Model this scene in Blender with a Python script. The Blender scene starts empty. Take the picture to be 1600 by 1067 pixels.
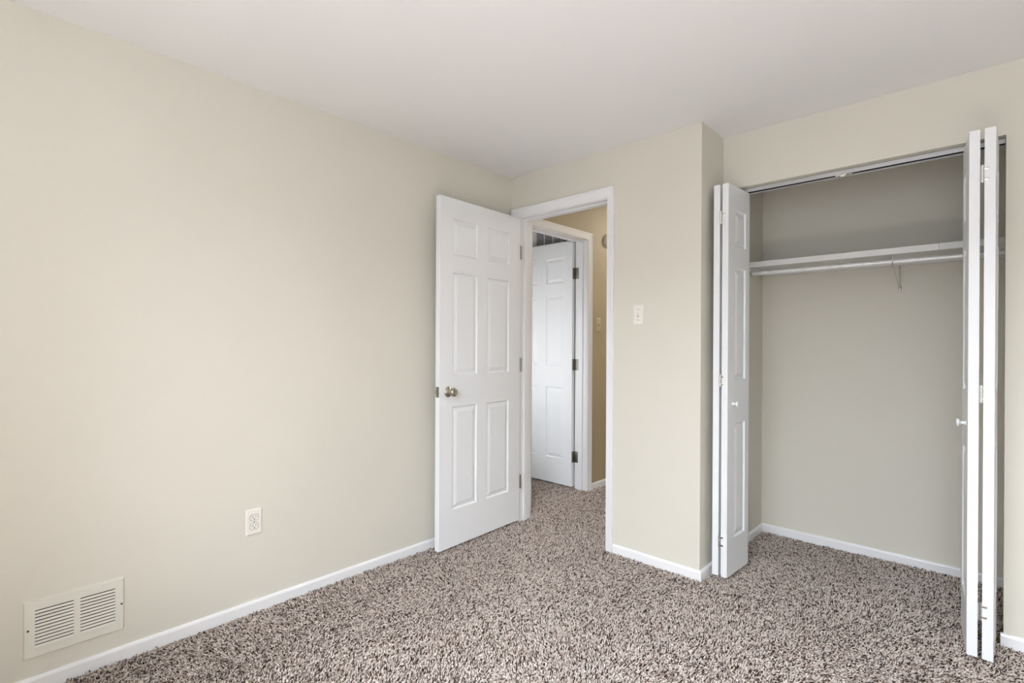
import bpy, bmesh, math, random
import numpy as np
from mathutils import Vector, Matrix
random.seed(7)
S = bpy.context.scene
C = S.collection
PI = math.pi

# ---------------------------------------------------------------- camera
F_PX, YAW, PITCH, ROLL, CY = 795.251, 0.7510, -0.0009, 0.0049, 538.78
CAM = Vector((2.3807, -2.5400, 1.1854))
fw = Vector((-math.sin(YAW)*math.cos(PITCH), math.cos(YAW)*math.cos(PITCH), math.sin(PITCH)))
rt = Vector((math.cos(YAW), math.sin(YAW), 0)); up = rt.cross(fw)
R2 = rt*math.cos(ROLL)+up*math.sin(ROLL); U2 = -rt*math.sin(ROLL)+up*math.cos(ROLL)
cam_d = bpy.data.cameras.new('camera'); cam = bpy.data.objects.new('camera', cam_d); C.objects.link(cam)
cam_d.sensor_width = 36; cam_d.lens = F_PX/1600*36; cam_d.shift_y = (CY-533.5)/1600
cam_d.clip_start = 0.01
M = Matrix.Identity(4)
for i, v in enumerate((R2, U2, -fw)):
    for k in range(3): M[k][i] = v[k]
M.translation = CAM
cam.matrix_world = M
S.camera = cam

# ---------------------------------------------------------------- world, light, exposure
S.view_settings.view_transform = 'Standard'; S.view_settings.look = 'None'
S.view_settings.gamma = 1; S.view_settings.use_curve_mapping = False
S.view_settings.exposure = 0.14
W = bpy.data.worlds.new('sky'); S.world = W; W.use_nodes = True
W.node_tree.nodes['Background'].inputs[0].default_value = (0.75, 0.85, 1, 1)
W.node_tree.nodes['Background'].inputs[1].default_value = 0.6

def area(name, loc, rot, sx, sy, power, col):
    d = bpy.data.lights.new(name, 'AREA'); d.shape = 'RECTANGLE'; d.size = sx; d.size_y = sy
    d.energy = power; d.color = col
    o = bpy.data.objects.new(name, d); C.objects.link(o); o.location = loc; o.rotation_euler = rot
    return o
# daylight entering through the wide bedroom window behind the camera
DAY = (.93, 1.0, 1.10)
area('window_daylight', (2.2, -3.27, 1.58), (math.radians(90), 0, 0), 1.6, .95, 15.5, DAY)
area('sky_outside_window', (2.7, -6.0, 3.6), (math.radians(65), 0, 0), 6, 2.5, 960, DAY)
area('hall_door_fill', (-.50, -.03, 1.05), (math.radians(90), 0, 0), .5, 1.1, 3.6, (.98, 1, 1.0))  # added fill light for the open hall door; no window is known there
sd = bpy.data.lights.new('sun', 'SUN'); sd.energy = 60; sd.angle = .02; sd.color = (.94, 1.0, 1.08)   # lands on the carpet below the window
so = bpy.data.objects.new('sun', sd); C.objects.link(so); so.rotation_euler = (math.radians(30), 0, 0)

# ---------------------------------------------------------------- materials
def srgb(r, g, b):
    f = lambda c: ((c/255+0.055)/1.055)**2.4 if c/255 > 0.04045 else c/255/12.92
    return (f(r), f(g), f(b), 1)
def mat(name, col, rough=0.5, metal=0.0, bump=0.0, bscale=200, var=0.0, vscale=3, spec=0.5, coat=0):
    m = bpy.data.materials.new(name); m.use_nodes = True; nt = m.node_tree
    b = nt.nodes['Principled BSDF']; b.inputs['Base Color'].default_value = col
    b.inputs['Roughness'].default_value = rough; b.inputs['Metallic'].default_value = metal
    b.inputs['Specular IOR Level'].default_value = spec
    tc = nt.nodes.new('ShaderNodeTexCoord')
    if bump:
        n = nt.nodes.new('ShaderNodeTexNoise'); n.inputs['Scale'].default_value = bscale; n.inputs['Detail'].default_value = 3
        nt.links.new(tc.outputs['Object'], n.inputs['Vector'])
        bp = nt.nodes.new('ShaderNodeBump'); bp.inputs['Strength'].default_value = bump; bp.inputs['Distance'].default_value = 0.002
        nt.links.new(n.outputs['Fac'], bp.inputs['Height']); nt.links.new(bp.outputs['Normal'], b.inputs['Normal'])
    if var:
        n = nt.nodes.new('ShaderNodeTexNoise'); n.inputs['Scale'].default_value = vscale; n.inputs['Detail'].default_value = 5
        nt.links.new(tc.outputs['Object'], n.inputs['Vector'])
        r = nt.nodes.new('ShaderNodeValToRGB')
        r.color_ramp.elements[0].position = 0.3; r.color_ramp.elements[1].position = 0.7
        r.color_ramp.elements[0].color = tuple(c*(1-var) for c in col[:3])+(1,)
        r.color_ramp.elements[1].color = tuple(min(1, c*(1+var)) for c in col[:3])+(1,)
        nt.links.new(n.outputs['Fac'], r.inputs['Fac']); nt.links.new(r.outputs['Color'], b.inputs['Base Color'])
    return m
M_WALL = mat('beige_wall_paint', srgb(223, 219.2, 207), 0.62, bump=0.06, bscale=260, var=0.012, vscale=1.5, spec=0.35)
M_HALL = mat('darkened_hall_paint', srgb(178, 164, 136), 0.6, bump=0.06, bscale=260, spec=0.35)  # the beige wall paint, darkened in colour to stand for the dimmer hall
M_CEIL = mat('white_ceiling_paint', srgb(244, 244, 244), 0.9, bump=0.05, bscale=150, spec=0.2)
M_TRIM = mat('white_gloss_trim', srgb(242, 242, 243), 0.32)
M_DOOR = mat('white_door_paint', srgb(242, 244, 246), 0.4, bump=0.02, bscale=400)
M_BIF = mat('white_bifold_paint', srgb(240, 242, 244), 0.38)
M_PLATE = mat('ivory_plastic', srgb(240, 238, 228), 0.3)
M_VENT = mat('cream_enamel_vent', srgb(228, 226, 214), 0.4)
M_VENTW = mat('white_enamel_vent', srgb(236, 236, 236), 0.4)
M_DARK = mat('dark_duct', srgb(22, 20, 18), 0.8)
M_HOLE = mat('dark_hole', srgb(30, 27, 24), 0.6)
M_NICKEL = mat('satin_nickel', srgb(176, 170, 158), 0.22, 1.0)
M_HINGE = mat('aged_nickel_hinge', srgb(150, 146, 136), 0.38, 1.0, bump=0.1)
M_ZINC = mat('bright_zinc', srgb(225, 225, 222), 0.25, 1.0, bump=0.1, bscale=120)
M_ROD = mat('galvanised_rod', srgb(250, 250, 248), 0.3, 0.15, bump=0.35, bscale=90, var=0.1, vscale=40)
M_TRACK = mat('aluminium_track', srgb(205, 205, 206), 0.35, 0.4)
M_BRASS = mat('dull_brass', srgb(120, 100, 66), 0.45, 1.0)
M_SHELF = mat('white_shelf_paint', srgb(232, 232, 230), 0.45)

# ---------------------------------------------------------------- mesh helpers
def bm_new(): return bmesh.new()
def box(bm, x0, x1, y0, y1, z0, z1, bev=0.0, seg=2):
    r = bmesh.ops.create_cube(bm, size=1)
    vs = r['verts']
    for v in vs:
        v.co = Vector((x0+(v.co.x+.5)*(x1-x0), y0+(v.co.y+.5)*(y1-y0), z0+(v.co.z+.5)*(z1-z0)))
    if bev:
        es = list({e for v in vs for e in v.link_edges})
        bmesh.ops.bevel(bm, geom=es, offset=bev, segments=seg, affect='EDGES', profile=0.5, clamp_overlap=True)
def tube(bm, pts, r, n=12):
    pts = [Vector(p) for p in pts]; rings = []
    for i, p in enumerate(pts):
        d = (pts[min(i+1, len(pts)-1)]-pts[max(i-1, 0)]).normalized()
        a = d.cross(Vector((0, 0, 1)) if abs(d.z) < .9 else Vector((1, 0, 0))).normalized(); b = d.cross(a)
        rr = r[i] if isinstance(r, (list, tuple)) else r
        rings.append([bm.verts.new(p+(a*math.cos(t)+b*math.sin(t))*rr) for t in [2*PI*k/n for k in range(n)]])
    for A, B in zip(rings, rings[1:]):
        for k in range(n): bm.faces.new((A[k], A[(k+1) % n], B[(k+1) % n], B[k]))
    bm.faces.new(rings[0][::-1]); bm.faces.new(rings[-1])
def lathe(bm, prof, o, ax, n=28):
    """prof: (distance along axis, radius)"""
    o = Vector(o); ax = Vector(ax).normalized()
    a = ax.cross(Vector((0, 0, 1)) if abs(ax.z) < .9 else Vector((1, 0, 0))).normalized(); b = ax.cross(a)
    rings = []
    for t, r in prof:
        rings.append([bm.verts.new(o+ax*t+(a*math.cos(q)+b*math.sin(q))*max(r, 1e-5)) for q in [2*PI*k/n for k in range(n)]])
    for A, B in zip(rings, rings[1:]):
        for k in range(n): bm.faces.new((A[k], A[(k+1) % n], B[(k+1) % n], B[k]))
    bm.faces.new(rings[0][::-1]); bm.faces.new(rings[-1])
def strip(bm, profs, closed_ends=True):
    """profs: list of cross sections (lists of points) joined one to the next"""
    rs = [[bm.verts.new(p) for p in pr] for pr in profs]; n = len(rs[0])
    for A, B in zip(rs, rs[1:]):
        for k in range(n): bm.faces.new((A[k], A[(k+1) % n], B[(k+1) % n], B[k]))
    if closed_ends: bm.faces.new(rs[0][::-1]); bm.faces.new(rs[-1])
def obj(name, bm, m, parent=None, smooth=False, mats=None):
    me = bpy.data.meshes.new(name)
    bmesh.ops.recalc_face_normals(bm, faces=bm.faces); bm.to_mesh(me); bm.free()
    for x in (mats or [m]): me.materials.append(x)
    if smooth:
        for p in me.polygons: p.use_smooth = True
        me.set_sharp_from_angle(angle=math.radians(35))
    o = bpy.data.objects.new(name, me); C.objects.link(o)
    if parent: o.parent = parent
    return o
def struct(name, bm, m, smooth=False, label=None):
    o = obj(name, bm, m, smooth=smooth); o['kind'] = 'structure'
    if label: o['label'] = label
    return o
def thing(name, label, cat, loc=(0, 0, 0), rz=0, group=None, kind=None):
    o = bpy.data.objects.new(name, None); C.objects.link(o); o.location = loc; o.rotation_euler = (0, 0, rz)
    o.empty_display_size = 0.1
    o['label'] = label; o['category'] = cat
    if group: o['group'] = group
    if kind: o['kind'] = kind
    return o
def boxes(*bs, bev=0):
    bm = bm_new()
    for b in bs: box(bm, *b, bev=bev)
    return bm

# ---------------------------------------------------------------- room shell
H = 2.32
ZB = -0.012                                   # backing under the pile; pile tips come to z = 0
XR, YB = 3.3, -3.2                            # right wall and window wall of the bedroom (behind the camera)
BX, CW, CD, JX = 1.3192, 0.2904, 0.9651, 2.4331   # bump-out corner, closet front, closet back, right edge of closet opening
HD = 2.033                                    # head of the openings
T = 0.115
DL, DR, DT = 0.088, 0.762, 2.033              # bedroom doorway
UY0, UY1 = 0.215, 0.90                        # utility closet doorway in the hall wall
WX0, WX1 = 1.3, 3.1
HH = 2.46                                     # hall ceiling
HY = 3.2                                      # far end of hall
CB = CW+T                                     # back face of the closet front wall
CR = 2.60                                     # closet right wall

struct('floor', boxes((-1.0, XR+.1, YB-.1, HY+.1, -0.15, ZB)), None)
struct('ceiling', boxes((-1.0, XR+.1, YB-.1, T, H, H+.2), (BX-T-.02, XR+.1, T, CD+T, H, H+.2), (-1.0, BX-T, T, HY+.1, HH, HH+.1)), M_CEIL)
struct('wall_left', boxes((-T, 0, YB, T, ZB, H)), M_WALL)
struct('wall_far', boxes((0, DL-.018, 0, T, ZB, H), (DL-.018, DR+.018, 0, T, DT+.018, H), (DR+.018, BX, 0, T, ZB, H)), M_WALL)
struct('wall_closet_left', boxes((BX-T, BX, T, CD, ZB, H)), M_WALL)
struct('wall_closet_front', boxes((BX, JX, CW, CB, HD, H), (JX, XR, CW, CB, ZB, H)), M_WALL)
struct('wall_closet_back', boxes((BX-T, CR+T, CD, CD+T, ZB, H)), M_WALL)
struct('wall_closet_right', boxes((CR, CR+T, CB, CD, ZB, H)), M_WALL)
struct('wall_right', boxes((XR, XR+.1, YB, CB, ZB, H)), M_WALL)
struct('wall_rear', boxes((-T, WX0, YB-.1, YB, ZB, H), (WX1, XR+.1, YB-.1, YB, ZB, H), (WX0, WX1, YB-.1, YB, ZB, .8), (WX0, WX1, YB-.1, YB, 2.1, H)), M_WALL)
# hall and utility closet
struct('wall_hall_left', boxes((-T, 0, T, UY0-.018, ZB, HH), (-T, 0, UY0-.018, UY1+.018, DT+.018, HH), (-T, 0, UY1+.018, HY, ZB, HH)), M_HALL)
struct('wall_hall_right', boxes((BX-T-.02, BX-T, CD+T, HY, ZB, HH)), M_HALL)
struct('wall_hall_end', boxes((-T, BX-T, HY, HY+.1, ZB, HH)), M_HALL)
struct('wall_utility_back', boxes((-.95, -T, .972, 1.06, ZB, HH)), M_CEIL)
struct('wall_utility_side', boxes((-.95, -.85, .0, .972, ZB, HH)), M_CEIL)
struct('wall_utility_front', boxes((-.85, -.77, .0, .1, ZB, HH), (-.23, -T, .0, .1, ZB, HH), (-.77, -.23, .0, .1, ZB, .48), (-.77, -.23, .0, .1, 1.62, HH)), M_CEIL)
struct('added_window', boxes((-.77, -.74, .02, .06, .48, 1.62), (-.26, -.23, .02, .06, .48, 1.62), (-.74, -.26, .02, .06, .48, .51), (-.74, -.26, .02, .06, 1.59, 1.62), (-.74, -.26, .03, .05, 1.04, 1.065)), M_TRIM)  # unseen frame, added with its opening to let the fill reach the hall door

# window behind the camera (a real opening: frame and sash bars)
bm = bm_new(); y0_, y1_ = YB-.05, YB-.01
for (p0, p1, q0, q1) in ((WX0, WX0+.04, .8, 2.1), (WX1-.04, WX1, .8, 2.1), (WX0, WX1, .8, .84), (WX0, WX1, 2.06, 2.1), (2.2-.02, 2.2+.02, .8, 2.1)): box(bm, p0, p1, y0_, y1_, q0, q1)
struct('window_1', bm, M_TRIM)

# ---------------------------------------------------------------- trims
def casing(name, mode, a0, a1, zt, plane, sgn, w0, wt, w1, label, depth, jamb_t=.018, stop=True):
    """door frame: moulded casing on the face plane + jambs + stop. mode x: wall face at y=plane; mode y: wall face at x=plane.
    sgn: direction the face looks; depth: wall thickness behind the face"""
    prof = [(0, 0), (0, .008), (.12, .011), (.2, .010), (.72, .014), (.8, .017), (.93, .018), (1.0, .015), (1.0, 0)]
    bm = bm_new()
    def pt(a, t, z): return (a, plane+sgn*t, z) if mode == 'x' else (plane+sgn*t, a, z)
    rv = .004
    secs = []
    for which in range(4):
        s = []
        for u, t in prof:
            if which == 0: s.append(pt(a0-rv-u*w0, t, ZB))
            elif which == 1: s.append(pt(a0-rv-u*w0, t, zt+rv+u*wt))
            elif which == 2: s.append(pt(a1+rv+u*w1, t, zt+rv+u*wt))
            else: s.append(pt(a1+rv+u*w1, t, ZB))
        secs.append(s)
    strip(bm, secs)
    def b2(p0, p1, t0, t1, z0, z1, bev=.001):
        q = sorted((plane+sgn*t0, plane+sgn*t1))
        if mode == 'x': box(bm, p0, p1, q[0], q[1], z0, z1, bev)
        else: box(bm, q[0], q[1], p0, p1, z0, z1, bev)
    e = .0005
    b2(a0-jamb_t, a0, -depth-e, -e, ZB, zt+jamb_t); b2(a1, a1+jamb_t, -depth-e, -e, ZB, zt+jamb_t); b2(a0, a1, -depth-e, -e, zt, zt+jamb_t)
    if stop:
        s0, s1 = stop
        b2(a0, a0+.011, -s1, -s0, ZB, zt); b2(a1-.011, a1, -s1, -s0, ZB, zt); b2(a0+.011, a1-.011, -s1, -s0, zt-.011, zt)
    return struct(name, bm, M_TRIM, smooth=False, label=label)
casing('trim_1', 'x', DL-.006, DR, DT, 0, -1, .070, .062, .045, 'white moulded casing and jamb of the bedroom doorway', T, stop=(.038, .072))
casing('trim_2', 'y', UY0, UY1, DT, 0, 1, .057, .057, .055, 'white casing around the utility closet doorway in the hall', T, stop=(.035, .068))

def baseboard(name, pts, start_round=False, label=None):
    """pts run with the room on the right hand side"""
    P = [Vector(p) for p in pts]; th, hh = .012, .043
    prof = [(0, ZB), (0, hh), (th*.45, hh), (th*.8, hh-.004), (th, hh-.010), (th, ZB)]
    secs = []
    for i, p in enumerate(P):
        ds = []
        if i > 0: ds.append((p-P[i-1]).normalized())
        if i < len(P)-1: ds.append((P[i+1]-p).normalized())
        ns = [Vector((d.y, -d.x)) for d in ds]
        n = ns[0] if len(ns) == 1 else (ns[0]+ns[1])/(1+ns[0].dot(ns[1]))
        secs.append([(p.x+n.x*t, p.y+n.y*t, z) for t, z in prof])
    bm = bm_new(); strip(bm, secs)
    return struct(name, bm, M_TRIM, label=label)
baseboard('baseboard_left', [(0, YB), (0, -.0)])
baseboard('baseboard_far', [(DR+.052, 0), (BX, 0), (BX, CD), (CR, CD), (CR, CB), (JX+.1, CB)])
baseboard('baseboard_closet', [(JX-.009, CW), (XR, CW)])
baseboard('baseboard_right', [(XR, CW), (XR, YB)])
baseboard('baseboard_rear', [(XR, YB), (0, YB)])
baseboard('baseboard_hall', [(0, UY1+.06), (0, HY)])

# ---------------------------------------------------------------- panelled leaves
def leaf_bm(Wd, Tk, Ht, panels, edge=.0015):
    """leaf: x 0..Wd, y 0..Tk, z 0..Ht, moulded raised panels on both faces"""
    bm = bm_new()
    xs = sorted({0, Wd} | {p[0] for p in panels} | {p[1] for p in panels})
    zs = sorted({0, Ht} | {p[2] for p in panels} | {p[3] for p in panels})
    rings = [(0, 0), (.0022, .005), (.006, .0085), (.012, .0085), (.033, .0022), (.036, .0016)]
    for y0, s in ((0, 1), (Tk, -1)):
        V = {}
        def v(x, z, d=0):
            k = (round(x, 5), round(z, 5), d)
            if k not in V: V[k] = bm.verts.new((x, y0+s*d, z))
            return V[k]
        for i in range(len(xs)-1):
            for j in range(len(zs)-1):
                a, b, c, d = xs[i], xs[i+1], zs[j], zs[j+1]
                if any(abs(p[0]-a) < 1e-6 and abs(p[1]-b) < 1e-6 and abs(p[2]-c) < 1e-6 and abs(p[3]-d) < 1e-6 for p in panels):
                    prev = [v(a, c), v(b, c), v(b, d), v(a, d)]
                    for o, dp in rings[1:]:
                        cur = [bm.verts.new((x, y0+s*dp, z)) for x, z in ((a+o, c+o), (b-o, c+o), (b-o, d-o), (a+o, d-o))]
                        for k in range(4): bm.faces.new((prev[k], prev[(k+1) % 4], cur[(k+1) % 4], cur[k]))
                        prev = cur
                    bm.faces.new(prev)
                else:
                    bm.faces.new((v(a, c), v(b, c), v(b, d), v(a, d)))
        if s == 1: V0 = dict(V)
        else:
            for A, B in zip(xs, xs[1:]):
                for z in (0, Ht):
                    k = lambda x: (round(x, 5), round(z, 5), 0)
                    bm.faces.new((V0[k(A)], V0[k(B)], V[k(B)], V[k(A)]))
            for A, B in zip(zs, zs[1:]):
                for x in (0, Wd):
                    k = lambda z: (round(x, 5), round(z, 5), 0)
                    bm.faces.new((V0[k(A)], V0[k(B)], V[k(B)], V[k(A)]))
    return bm
def to_dir(px, py, qx, qy): return math.atan2(qy-py, qx-px)

def knob_profile(bm, o, ax, plate=.031, ball=.026):
    lathe(bm, [(0, plate), (.003, plate), (.006, plate*.93), (.010, plate*.62), (.014, .013), (.026, .011), (.032, .014), (.036, .021),
               (.043, ball), (.050, ball*.97), (.056, ball*.83), (.059, ball*.62), (.058, ball*.5), (.0575, .001)], o, ax)

# bedroom door, six panels, hinged at the left jamb and swung back against the left wall
# face corner near camera (0.127,-0.722), hinge side (0.094,-0.012)
fx0, fy0, fx1, fy1 = .127, -.722, .094, -.012
ang = to_dir(fx0, fy0, fx1, fy1)              # local x runs from latch edge to hinge edge; local -y... thickness to the left (towards wall)
DW = math.hypot(fx1-fx0, fy1-fy0)
door1 = thing('door_1', 'white six-panel bedroom door swung open against the beige left wall', 'door', (fx0, fy0, 0), ang, kind='structure')
pz = ((.225, .823), (1.006, 1.598), (1.703, 1.912))
pan = [(x0, x1, z0-.012, z1-.012) for x0, x1 in ((.100, .302), (.388, .597)) for z0, z1 in pz]
o = obj('door_leaf', leaf_bm(DW, .035, 2.016, pan), M_DOOR, door1); o.location = (0, 0, .012)
bm = bm_new(); knob_profile(bm, (.068, 0, .912), (0, -1, 0)); obj('knob', bm, M_NICKEL, door1, smooth=True)
bm = bm_new(); knob_profile(bm, (.068, .035, .912), (0, 1, 0), ball=.024); obj('knob', bm, M_NICKEL, door1, smooth=True)
bm = bm_new(); box(bm, -.0015, .001, .005, .030, .883, .943, .0006)
latch = obj('latch_plate', bm, M_HINGE, door1)
bm = bm_new(); box(bm, -.012, .0, .011, .024, .903, .922, .003); obj('latch_bolt', bm, M_NICKEL, latch)
for z in (.27, 1.05, 1.80):
    bm = bm_new(); tube(bm, [(DW+.004, -.004, z-.045), (DW+.004, -.004, z+.045)], .0055, 12)
    box(bm, DW-.0005, DW+.002, -.003, .028, z-.044, z+.044)
    obj('hinge', bm, M_HINGE, door1, smooth=True)

# utility closet door in the hall, hinged on the far jamb, open into the closet
door2 = thing('door_2', 'white six-panel utility closet door standing open beyond the bedroom doorway', 'door', (-.121, .865, 0), PI, kind='structure')
# local x runs into the closet, local y=0 is the face towards the bedroom after mirroring; build from far side
pan2 = [(x0, x1, z0-.012, z1-.012) for x0, x1 in ((.085, .275), (.375, .565)) for z0, z1 in pz]
o = obj('door_leaf', leaf_bm(.655, .034, 2.030, pan2), M_DOOR, door2); o.location = (0, -.034, .014)
for z in (.257, 1.02, 1.775):
    bm = bm_new()
    box(bm, -.0022, .0005, -.033, -.002, z-.046, z+.046, .0006)                # plate on the door edge
    for dz in (-.03, 0, .03): lathe(bm, [(0, .0035), (.0015, .003)], (-.0018, -.018+(.006 if dz == 0 else 0), z+dz), (-1, 0, 0), 10)
    tube(bm, [(-.006, -.040, z-.046), (-.006, -.040, z+.046)], .0055, 12)       # knuckle
    box(bm, -.040, -.004, -.0350, -.0328, z-.046, z+.046, .0006)
    for dz in (-.03, 0, .03): lathe(bm, [(0, .0035), (.0015, .003)], (-.026-(.006 if dz == 0 else 0), -.0345, z+dz), (0, 1, 0), 10)
    obj('hinge', bm, M_HINGE, door2, smooth=True)
bm = bm_new(); knob_profile(bm, (.59, 0, .912), (0, 1, 0)); obj('knob', bm, M_NICKEL, door2, smooth=True)

# ---------------------------------------------------------------- closet bifold doors
bz = ((.20, .785), (1.01, 1.585), (1.695, 1.885))
BH = 1.988
def bifold(name, label, leaves, hinge_at, arms, knob):
    """leaves: (front x, front y, back x, back y) of the left face of each leaf"""
    root = thing(name, label, 'door', (hinge_at, .07, 0), group=None)
    for i, (ax_, ay, bx_, by) in enumerate(leaves):
        a = to_dir(ax_, ay, bx_, by); wd = math.hypot(bx_-ax_, by-ay)
        bm = leaf_bm(wd, .031, BH, [(.080, wd-.050 if wd-.050 > .2 else wd-.045, z0-.015, z1-.015) for z0, z1 in bz])
        # local +y is to the left of the run direction; shift so the leaf lies to the right of its left face
        for v in bm.verts: v.co.y -= .031
        lf = obj('door_leaf', bm, M_BIF, root); lf.location = (ax_-hinge_at, ay-.07, .015); lf.rotation_euler = (0, 0, a)
        if knob and knob[0] == i:
            _, side, kx, kz = knob
            bm = bm_new()
            y0 = -.031 if side < 0 else 0
            lathe(bm, [(0, .009), (.004, .0085), (.008, .006), (.016, .006), (.019, .011), (.024, .0155), (.028, .0150), (.0305, .010), (.031, .001)],
                  (kx, y0, kz-.015), (0, side, 0), 24)
            obj('knob', bm, M_BIF, lf, smooth=True)
    for z in (.192, 1.008, 1.833):
        bm = bm_new(); x0, y0 = arms
        yy = y0-.07
        tube(bm, [(0, yy-.003, z-.033), (0, yy-.003, z+.033)], .0042, 12)
        for dz in (-.0215, 0, .0215): lathe(bm, [(-.0095, .0052), (.0095, .0052)], (0, yy-.003, z+dz), (0, 0, 1), 12)
        for dz in (-.02, .02):
            box(bm, .003, .019, yy-.0022, yy-.0002, z+dz-.0045, z+dz+.0045, .0008)
        obj('hinge', bm, M_ZINC, root, smooth=True)
    return root
bl = bifold('bifold_door', 'white folded two-leaf closet door beside the beige wall corner', [(1.354, .072, 1.350, .337), (1.398, .070, 1.413, .335)], 1.391, (1.391, .070), (1, -1, .060, .888))
br = bifold('bifold_door', 'white folded two-leaf closet door against the right jamb, its inner leaf splayed', [(2.328, .060, 2.304, .330), (2.371, .060, 2.383, .330)], 2.3655, (2.3655, .060), (0, 1, .060, .888))
# top pivots and floor pivots
for root, xs in ((bl, (1.366,)), (br, (2.398,))):
    for x in xs:
        bm = bm_new(); tube(bm, [(x-root.location.x, .245, 1.995), (x-root.location.x, .245, 2.022)], .004, 10)
        obj('pivot_pin', bm, M_ZINC, root, smooth=True)

# floor pivot bracket at the right jamb
pb = thing('pivot_bracket', 'small dull brass pivot bracket at the foot of the right closet jamb', 'bracket', (JX-.0005, .315, 0))
bm = bm_new(); box(bm, -.0025, 0, -.014, .014, -.002, .062, .001); box(bm, -.075, -.002, -.014, .014, -.002, .0015, .0006)
lathe(bm, [(0, .0045), (.0015, .003)], (-.0025, 0, .045), (-1, 0, 0), 10)
obj('bracket_plate', bm, M_BRASS, pb)
bm = bm_new(); lathe(bm, [(0, .010), (.012, .010), (.014, .004), (.020, .004)], (-.035, 0, .0), (0, 0, 1), 16); obj('pivot_cup', bm, M_ZINC, pb, smooth=True)

# ---------------------------------------------------------------- closet track with its centre guide
tr = thing('door_track', 'long grey metal sliding track under the head of the closet opening', 'door track', ((BX+JX)/2, .348, HD))
L2 = (JX-BX)/2-.002
bm = bm_new()
box(bm, -L2, L2, -.018, -.0165, -.020, -.002); box(bm, -L2, L2, .0165, .018, -.020, -.002)
box(bm, -L2, L2, -.018, -.0130, -.0215, -.0195, .0003); box(bm, -L2, L2, .0135, .018, -.0215, -.0195, .0003)
box(bm, -L2, L2, .0128, .0145, -.0268, -.0200, .0002)
obj('track_channel', bm, M_TRACK, tr)
bm = bm_new(); box(bm, -L2, L2, -.0164, .0164, -.0025, -.0004); box(bm, -L2, L2, -.0164, -.0155, -.0193, -.0026); box(bm, -L2, L2, .0155, .0164, -.0193, -.0026); obj('track_slot_shade', bm, M_HOLE, tr)  # dark sheets standing in for the shade inside the channel
bm = bm_new(); box(bm, -.038, .008, -.014, .014, -.026, -.0205, .001); box(bm, -.018, .0, -.006, .006, -.030, -.018, .001); tube(bm, [(.010, -.008, -.0235), (.030, -.008, -.0235)], .0022, 8)
obj('guide_clip', bm, M_ZINC, tr)
for sx in (-.30, .12, .33):
    bm = bm_new(); lathe(bm, [(0, .0045), (.0016, .0035), (.002, .001)], (sx, -.024, -.0002), (0, 0, -1), 10); obj('screw', bm, M_ZINC, tr)

# ---------------------------------------------------------------- closet shelf, rod, bracket
sh = thing('closet_shelf', 'white painted shelf running across the back of the closet above the rod', 'shelf', (BX, .655, 1.652))
bm = bm_new(); box(bm, .001, CR-BX-.001, .018, CD-.655-.001, .014, .0305, .0008); obj('shelf_board', bm, M_SHELF, sh)
bm = bm_new(); box(bm, .001, 2.209-BX-.0006, 0, .0178, -.001, .0312, .001); obj('shelf_edge', bm, M_SHELF, sh)
bm = bm_new(); box(bm, 2.209-BX+.0006, CR-BX-.001, 0, .0178, -.001, .0312, .001); obj('shelf_edge', bm, M_SHELF, sh)
bm = bm_new(); box(bm, .001, CR-BX-.001, CD-.655-.020, CD-.655-.001, -.022, .0138, .001); obj('cleat', bm, M_SHELF, sh)
bm = bm_new(); box(bm, .001, .019, .020, CD-.655-.022, -.020, .0138, .001); obj('cleat', bm, M_SHELF, sh)
bm = bm_new(); box(bm, CR-BX-.019, CR-BX-.001, .020, CD-.655-.022, -.020, .0138, .001); obj('cleat', bm, M_SHELF, sh)

RY, RZ = .700, 1.6185
rod = thing('closet_rod', 'shiny galvanised hanging rod under the closet shelf', 'rod', (BX, RY, RZ))
bm = bm_new(); tube(bm, [(.019, 0, 0), (.62, 0, 0)], .0122, 20); obj('outer_tube', bm, M_ROD, rod, smooth=True)
bm = bm_new(); tube(bm, [(.60, 0, 0.0), (CR-BX-.019, 0, 0.0)], .0110, 20); obj('inner_tube', bm, M_ROD, rod, smooth=True)
for x, s in ((.019, 1), (CR-BX-.019, -1)):
    bm = bm_new(); lathe(bm, [(0, .0122), (.012, .0122)], (x, 0, 0), (s, 0, 0), 20); obj('rod_socket', bm, M_ROD, rod, smooth=True)

bk = thing('shelf_bracket', 'thin metal wire bracket holding the closet rod under the shelf', 'bracket', (2.028, CD, 1.652))
ry = RY-CD; rz = RZ-1.652
bm = bm_new()
tube(bm, [(0, -.0045, .012), (0, -.0045, -.10), (0.002, -.0045, -.156)], .0038, 10)
tube(bm, [(0.002, -.006, -.160), (0, -.010, -.150), (-.003, ry+.02, rz-.020), (-.003, ry+.010, rz-.0165)], .0036, 10)
obj('brace', bm, M_ZINC, bk, smooth=True)
bm = bm_new(); hk = []
for k in range(11):
    t = math.radians(-10-k*16)
    hk.append((-.003, ry+math.cos(t)*.0145, rz+math.sin(t)*.0145))
hk.append((-.003, ry-.0145, rz+.016)); hk.append((-.003, ry-.013, .012))
tube(bm, hk, .0030, 10); obj('hook', bm, M_ZINC, bk, smooth=True)
bm = bm_new(); box(bm, -.008, .008, -.0022, -.0004, -.168, -.135, .001); lathe(bm, [(0, .0045), (.0018, .003)], (0, -.0022, -.145), (0, -1, 0), 10); obj('wall_foot', bm, M_HINGE, bk)

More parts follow.
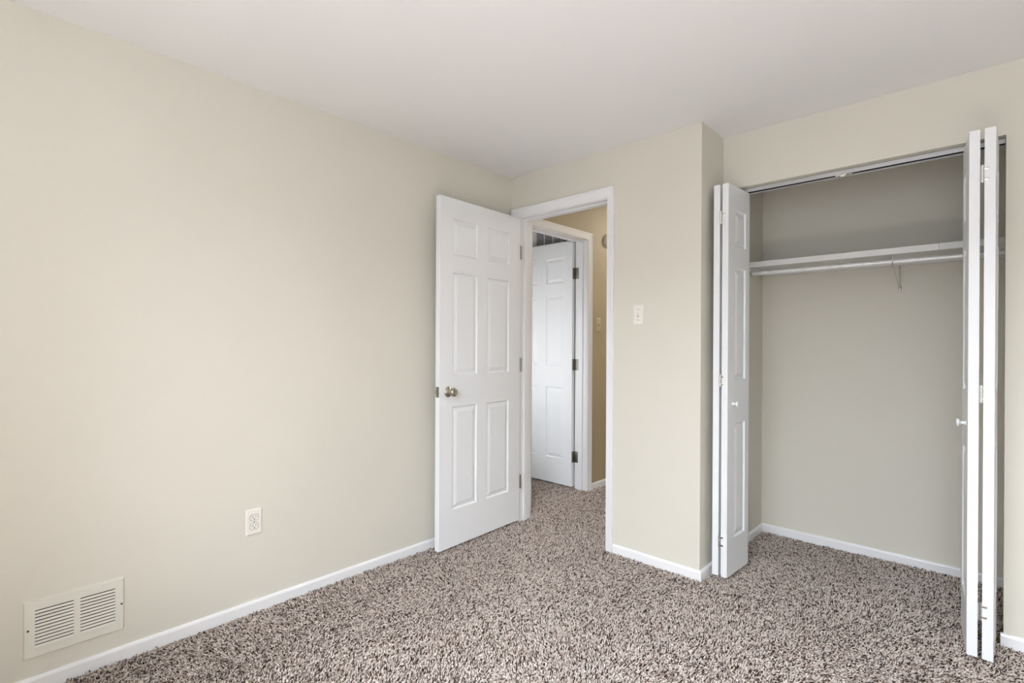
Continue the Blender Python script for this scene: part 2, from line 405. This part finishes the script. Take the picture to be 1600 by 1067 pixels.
# ---------------------------------------------------------------- vents
def vent(name, label, loc, rz, w, h, cols, s0, s1, n, m, md, flat=False):
    """face looks along local -y; local x right, z up"""
    r = thing(name, label, 'vent', loc, rz)
    bm = bm_new()
    xs = [0]+[c for cc in cols for c in cc]+[w]; t = .0085
    # frame plate made of rails around the slot columns, with a sloping rim
    for a, b in zip(xs[::2], xs[1::2]): box(bm, a+(.004 if a == 0 else 0), b-(.004 if b == w else 0), -t, -t+.0015, s0, s1)
    box(bm, .004, w-.004, -t, -t+.0015, s1, h-.004); box(bm, .004, w-.004, -t, -t+.0015, .004, s0)
    inner = [(.004, -t, .004), (w-.004, -t, .004), (w-.004, -t, h-.004), (.004, -t, h-.004)]
    outer = [(0, 0, 0), (w, 0, 0), (w, 0, h), (0, 0, h)]
    A = [bm.verts.new(p) for p in inner]; B = [bm.verts.new(p) for p in outer]
    for k in range(4): bm.faces.new((A[k], A[(k+1) % 4], B[(k+1) % 4], B[k]))
    obj('frame', bm, m, r)
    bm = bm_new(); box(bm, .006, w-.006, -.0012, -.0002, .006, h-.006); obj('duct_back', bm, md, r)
    p = (s1-s0)/n
    bm = bm_new()
    for a, b in cols:
        for i in range(n):
            z = s0+p*i
            f = [(-t+.0010, z), (-t-.0006, z), (-t-.0006, z+p*.40), (-t+.0010, z+p*.40)] if flat else [(-t+.0002, z+.0), (-t-.0030, z+p*.10), (-t+.0016, z+p*.66), (-t+.0030, z+p*.66), (-t-.0012, z+p*.14), (-t+.0012, z+.0)]
            strip(bm, [[(a, y, zz) for y, zz in f], [(b, y, zz) for y, zz in f]])
    obj('louvers', bm, m, r)
    for x in (.0125, w-.0085):
        bm = bm_new(); lathe(bm, [(0, .0034), (.0012, .0028), (.0014, .001)], (x, -t, h/2), (0, -1, 0), 12); obj('screw', bm, M_HOLE, r)
    return r
# on the left wall the face looks along +x; local -y -> +x means rotation +90 deg
vent('air_vent', 'wide cream metal air vent low on the left wall just above the baseboard', (0, -2.4085, .1065), PI/2, .2765, .1955,
     [(.030, .131), (.149, .249)], .034, .162, 11, M_VENT, M_DARK)
vent('air_vent', 'white louvered vent on the wall above the open utility closet door in the hall', (-.615, .972, 2.060), 0, .40, .185,
     [(.022, .108), (.117, .203), (.212, .298), (.307, .380)], .012, .165, 12, M_VENTW, M_DARK, True)

# ---------------------------------------------------------------- outlet and switches
M_GAP = mat('grey_gap', srgb(150, 146, 136), .6)
ot = thing('wall_outlet', 'white duplex power outlet on the left wall above the baseboard', 'outlet', (0, -1.667, .3925), PI/2)
def plate(bm, w, h, t=.0055):
    strip(bm, [[(-w/2, 0, -h/2), (w/2, 0, -h/2), (w/2, 0, h/2), (-w/2, 0, h/2)],
               [(-w/2, -t*.45, -h/2), (w/2, -t*.45, -h/2), (w/2, -t*.45, h/2), (-w/2, -t*.45, h/2)],
               [(-w/2+.004, -t, -h/2+.004), (w/2-.004, -t, -h/2+.004), (w/2-.004, -t, h/2-.004), (-w/2+.004, -t, h/2-.004)]])
bm = bm_new(); plate(bm, .067, .1145); obj('cover_plate', bm, M_PLATE, ot)
for zc in (-.0195, .0195):
    bm = bm_new(); ring = []
    for k in range(36):
        a = 2*PI*k/36; ring.append((math.cos(a)*.0172, max(-.0135, min(.0135, math.sin(a)*.0172))))
    strip(bm, [[(x, -.0052, zc+z) for x, z in ring], [(x*.98, -.0074, zc+z*.98) for x, z in ring]])
    sk = obj('socket', bm, M_PLATE, ot)
    bm = bm_new(); strip(bm, [[(x*1.10, -.0050, zc+z*1.10) for x, z in ring], [(x*1.10, -.0058, zc+z*1.10) for x, z in ring]]); obj('socket_gap', bm, M_GAP, sk)
    bm = bm_new()
    box(bm, -.0078, -.0056, -.0077, -.0070, zc-.001, zc+.0075); box(bm, .0056, .0076, -.0077, -.0070, zc+.000, zc+.0068)
    lathe(bm, [(0, .0026), (.0004, .0026)], (0, -.0073, zc-.0070), (0, -1, 0), 14)
    obj('slots', bm, M_HOLE, sk)
bm = bm_new(); lathe(bm, [(0, .0030), (.001, .0024), (.0012, .001)], (0, -.0055, 0), (0, -1, 0), 14); obj('screw', bm, M_HINGE, ot)

def switch(label, loc, rz, w, h, m):
    s = thing('light_switch', label, 'light switch', loc, rz)
    bm = bm_new(); plate(bm, w, h); obj('cover_plate', bm, m, s)
    bm = bm_new(); box(bm, -.0055, .0055, -.0066, -.0050, -.0125, .0125, .0004); c = obj('collar', bm, m, s)
    bm = bm_new(); strip(bm, [[(-.004, -.006, -.009), (.004, -.006, -.009), (.004, -.006, .004), (-.004, -.006, .004)],
                              [(-.0033, -.0165, .0035), (.0033, -.0165, .0035), (.0033, -.0150, .0105), (-.0033, -.0150, .0105)]]); obj('toggle', bm, m, s)
    bm = bm_new(); box(bm, -.0048, .0048, -.0070, -.0064, -.0115, -.0085); obj('toggle_slot', bm, M_HOLE, c)
    for z in (-.030, .030):
        bm = bm_new(); lathe(bm, [(0, .0030), (.001, .0024), (.0012, .001)], (0, -.0055, z), (0, -1, 0), 14); obj('screw', bm, M_HINGE, s)
    return s
switch('ivory toggle light switch on the beige wall right of the bedroom doorway', (.968, 0, 1.353), 0, .060, .110, M_PLATE)
M_TANPL = mat('tan_plastic', srgb(200, 186, 156), 0.35)
switch('tan toggle light switch on the hall wall seen through the doorway', (0, 1.065, 1.352), PI/2, .066, .110, M_TANPL)

al = thing('smoke_alarm', 'round cream alarm high on the hall wall seen through the doorway', 'smoke alarm', (0, 1.205, 2.075), PI/2)
bm = bm_new(); lathe(bm, [(0, .060), (.010, .060), (.022, .055), (.030, .046), (.034, .030), (.035, .001)], (0, 0, 0), (0, -1, 0), 32); obj('body', bm, M_PLATE, al, smooth=True)
bm = bm_new(); lathe(bm, [(0, .006), (.002, .005), (.0022, .001)], (-.012, -.0325, -.030), (0, -1, -.3), 14); obj('sensor_dot', bm, M_HOLE, al)

# hall ceiling lamp, out of the picture above the doorway head
def glow(name, col, k):
    mg = bpy.data.materials.new(name); mg.use_nodes = True; p = mg.node_tree.nodes['Principled BSDF']
    p.inputs['Emission Color'].default_value = col; p.inputs['Emission Strength'].default_value = k
    return mg
for label, loc, g in (('frosted dome lamp on the hall ceiling beyond the doorway', (.62, 2.1, HH), glow('warm_frosted_glow', (1, .96, .90, 1), 135)),):
    hl = thing('ceiling_lamp', label, 'lamp', loc)
    bm = bm_new(); lathe(bm, [(.0003, .13), (.02, .13), (.024, .12)], (0, 0, 0), (0, 0, -1), 32); obj('lamp_base', bm, M_NICKEL, hl, smooth=True)
    bm = bm_new(); lathe(bm, [(.0245, .12), (.05, .11), (.08, .07), (.09, .001)], (0, 0, 0), (0, 0, -1), 32); obj('lamp_shade', bm, g, hl, smooth=True)

# ---------------------------------------------------------------- carpet
def carpet_material():
    m = bpy.data.materials.new('carpet_yarn'); m.use_nodes = True; nt = m.node_tree
    b = nt.nodes['Principled BSDF']; b.inputs['Roughness'].default_value = 0.85; b.inputs['Specular IOR Level'].default_value = 0.25
    at = nt.nodes.new('ShaderNodeAttribute'); at.attribute_name = 'yarn'
    nt.links.new(at.outputs['Color'], b.inputs['Base Color'])
    return m
M_PILE = carpet_material()
m = bpy.data.materials.new('carpet_backing'); m.use_nodes = True; nt = m.node_tree; b = nt.nodes['Principled BSDF']; b.inputs['Roughness'].default_value = .95
tc = nt.nodes.new('ShaderNodeTexCoord'); n = nt.nodes.new('ShaderNodeTexNoise'); n.inputs['Scale'].default_value = 160; n.inputs['Detail'].default_value = 2
r = nt.nodes.new('ShaderNodeValToRGB'); r.color_ramp.elements[0].position = .38; r.color_ramp.elements[1].position = .6
r.color_ramp.elements[0].color = srgb(120, 104, 95); r.color_ramp.elements[1].color = srgb(205, 192, 184)
nt.links.new(tc.outputs['Object'], n.inputs['Vector']); nt.links.new(n.outputs['Fac'], r.inputs['Fac']); nt.links.new(r.outputs['Color'], b.inputs['Base Color'])
M_BACK = m
fl = bpy.data.objects['floor']; fl.data.materials.clear(); fl.data.materials.append(M_BACK)

def carpet_pile():
    rng = np.random.default_rng(3); sp = 0.0055
    regs = [(.013, XR-.015, -2.3, -.004), (.08, .77, -.004, .12), (BX+.012, XR-.01, -.004, CW-.002), (BX+.012, JX, CW-.002, CB), (BX+.012, CR-.01, CB, CD-.012),
            (.004, BX-T-.01, .12, 1.7), (-.115, .004, UY0+.01, UY1-.01), (-.75, -.115, .15, .96)]
    P = []
    for x0, x1, y0, y1 in regs:
        gx, gy = np.meshgrid(np.arange(x0+.003, x1-.002, sp), np.arange(y0+.003, y1-.002, sp))
        q = np.stack([gx.ravel(), gy.ravel()], 1); q += rng.uniform(-.0028, .0028, q.shape); P.append(q)
    P = np.concatenate(P)
    # keep what a camera near this one could see
    d = P-np.array([CAM.x, CAM.y]); dep = d@np.array([fw.x, fw.y]); lat = d@np.array([rt.x, rt.y])
    keep = (dep > 1.15) & (np.abs(lat) < dep*1.15+.25)
    P = P[keep]; N = len(P)
    # pile lay: slowly varying lean direction and amount (vacuum and foot marks)
    x, y = P[:, 0], P[:, 1]
    f1 = np.sin(2.1*x+1.3*y+.5)+np.sin(-3.3*x+2.7*y+1.9)*.8+np.sin(6.1*x+4.9*y)*.5+np.sin(11*x-7*y+2)*.3
    f2 = np.sin(5.2*x-3.1*y+2.)+np.sin(8.3*x+6.7*y+.3)*.6
    th = 1.1*f1+rng.normal(0, .95, N)
    lean = np.clip(.8+.26*f2+rng.normal(0, .30, N), .15, 1.4)
    ln = rng.uniform(.0090, .0138, N); wd = rng.uniform(.0017, .0027, N)
    D = np.stack([np.cos(th)*np.sin(lean), np.sin(th)*np.sin(lean), np.cos(lean)], 1)
    base = np.stack([x, y, np.full(N, ZB)], 1)
    topz = np.clip(base[:, 2]+D[:, 2]*ln, None, .0015)
    mid = base+D*(ln*.45)[:, None]; mid[:, 2] += .0022
    tip = base+D*ln[:, None]; tip[:, 2] = topz+.0012
    D2 = tip-mid; D2 /= np.linalg.norm(D2, axis=1)[:, None]
    a = np.cross(D2, np.array([0, 0, 1.])); a /= (np.linalg.norm(a, axis=1)+1e-9)[:, None]; b_ = np.cross(D2, a)
    rot = rng.uniform(0, 2*PI, N); V = np.zeros((N, 8, 3)); V[:, 0] = base
    for k in range(3):
        t = rot+k*2*PI/3; off = a*np.cos(t)[:, None]+b_*np.sin(t)[:, None]
        V[:, 1+k] = mid+off*wd[:, None]; V[:, 4+k] = tip+off*(wd*.62)[:, None]
    V[:, 7] = tip+D2*.0012
    tri = []
    for k in range(3):
        j = (k+1) % 3
        tri += [(0, 1+j, 1+k), (1+k, 1+j, 4+j), (1+k, 4+j, 4+k), (4+k, 4+j, 7)]
    tri = np.array(tri); Fc = (np.arange(N)[:, None, None]*8+tri[None]).reshape(-1, 3)
    me = bpy.data.meshes.new('carpet_pile'); me.vertices.add(N*8); me.vertices.foreach_set('co', V.ravel())
    me.loops.add(len(Fc)*3); me.loops.foreach_set('vertex_index', Fc.ravel().astype(np.int32))
    me.polygons.add(len(Fc)); me.polygons.foreach_set('loop_start', np.arange(0, len(Fc)*3, 3, dtype=np.int32))
    me.update(calc_edges=True)
    pal = np.array([srgb(238, 226, 217)[:3], srgb(220, 206, 195)[:3], srgb(186, 169, 157)[:3], srgb(108, 86, 72)[:3], srgb(48, 34, 27)[:3]])
    idx = rng.choice(5, N, p=[.33, .26, .15, .13, .13])
    col = pal[idx]*rng.uniform(.88, 1.1, N)[:, None]
    ca = me.color_attributes.new('yarn', 'FLOAT_COLOR', 'POINT')
    cc = np.ones((N, 8, 4)); cc[:, :, :3] = np.clip(col, 0, 1)[:, None, :]
    ca.data.foreach_set('color', cc.ravel())
    me.materials.append(M_PILE)
    o = bpy.data.objects.new('carpet_pile', me); C.objects.link(o)
    o['kind'] = 'stuff'; o['label'] = 'speckled taupe and brown cut-pile carpet covering the bedroom, closet and hall floor'; o['category'] = 'carpet'
    print('tufts', N)
carpet_pile()
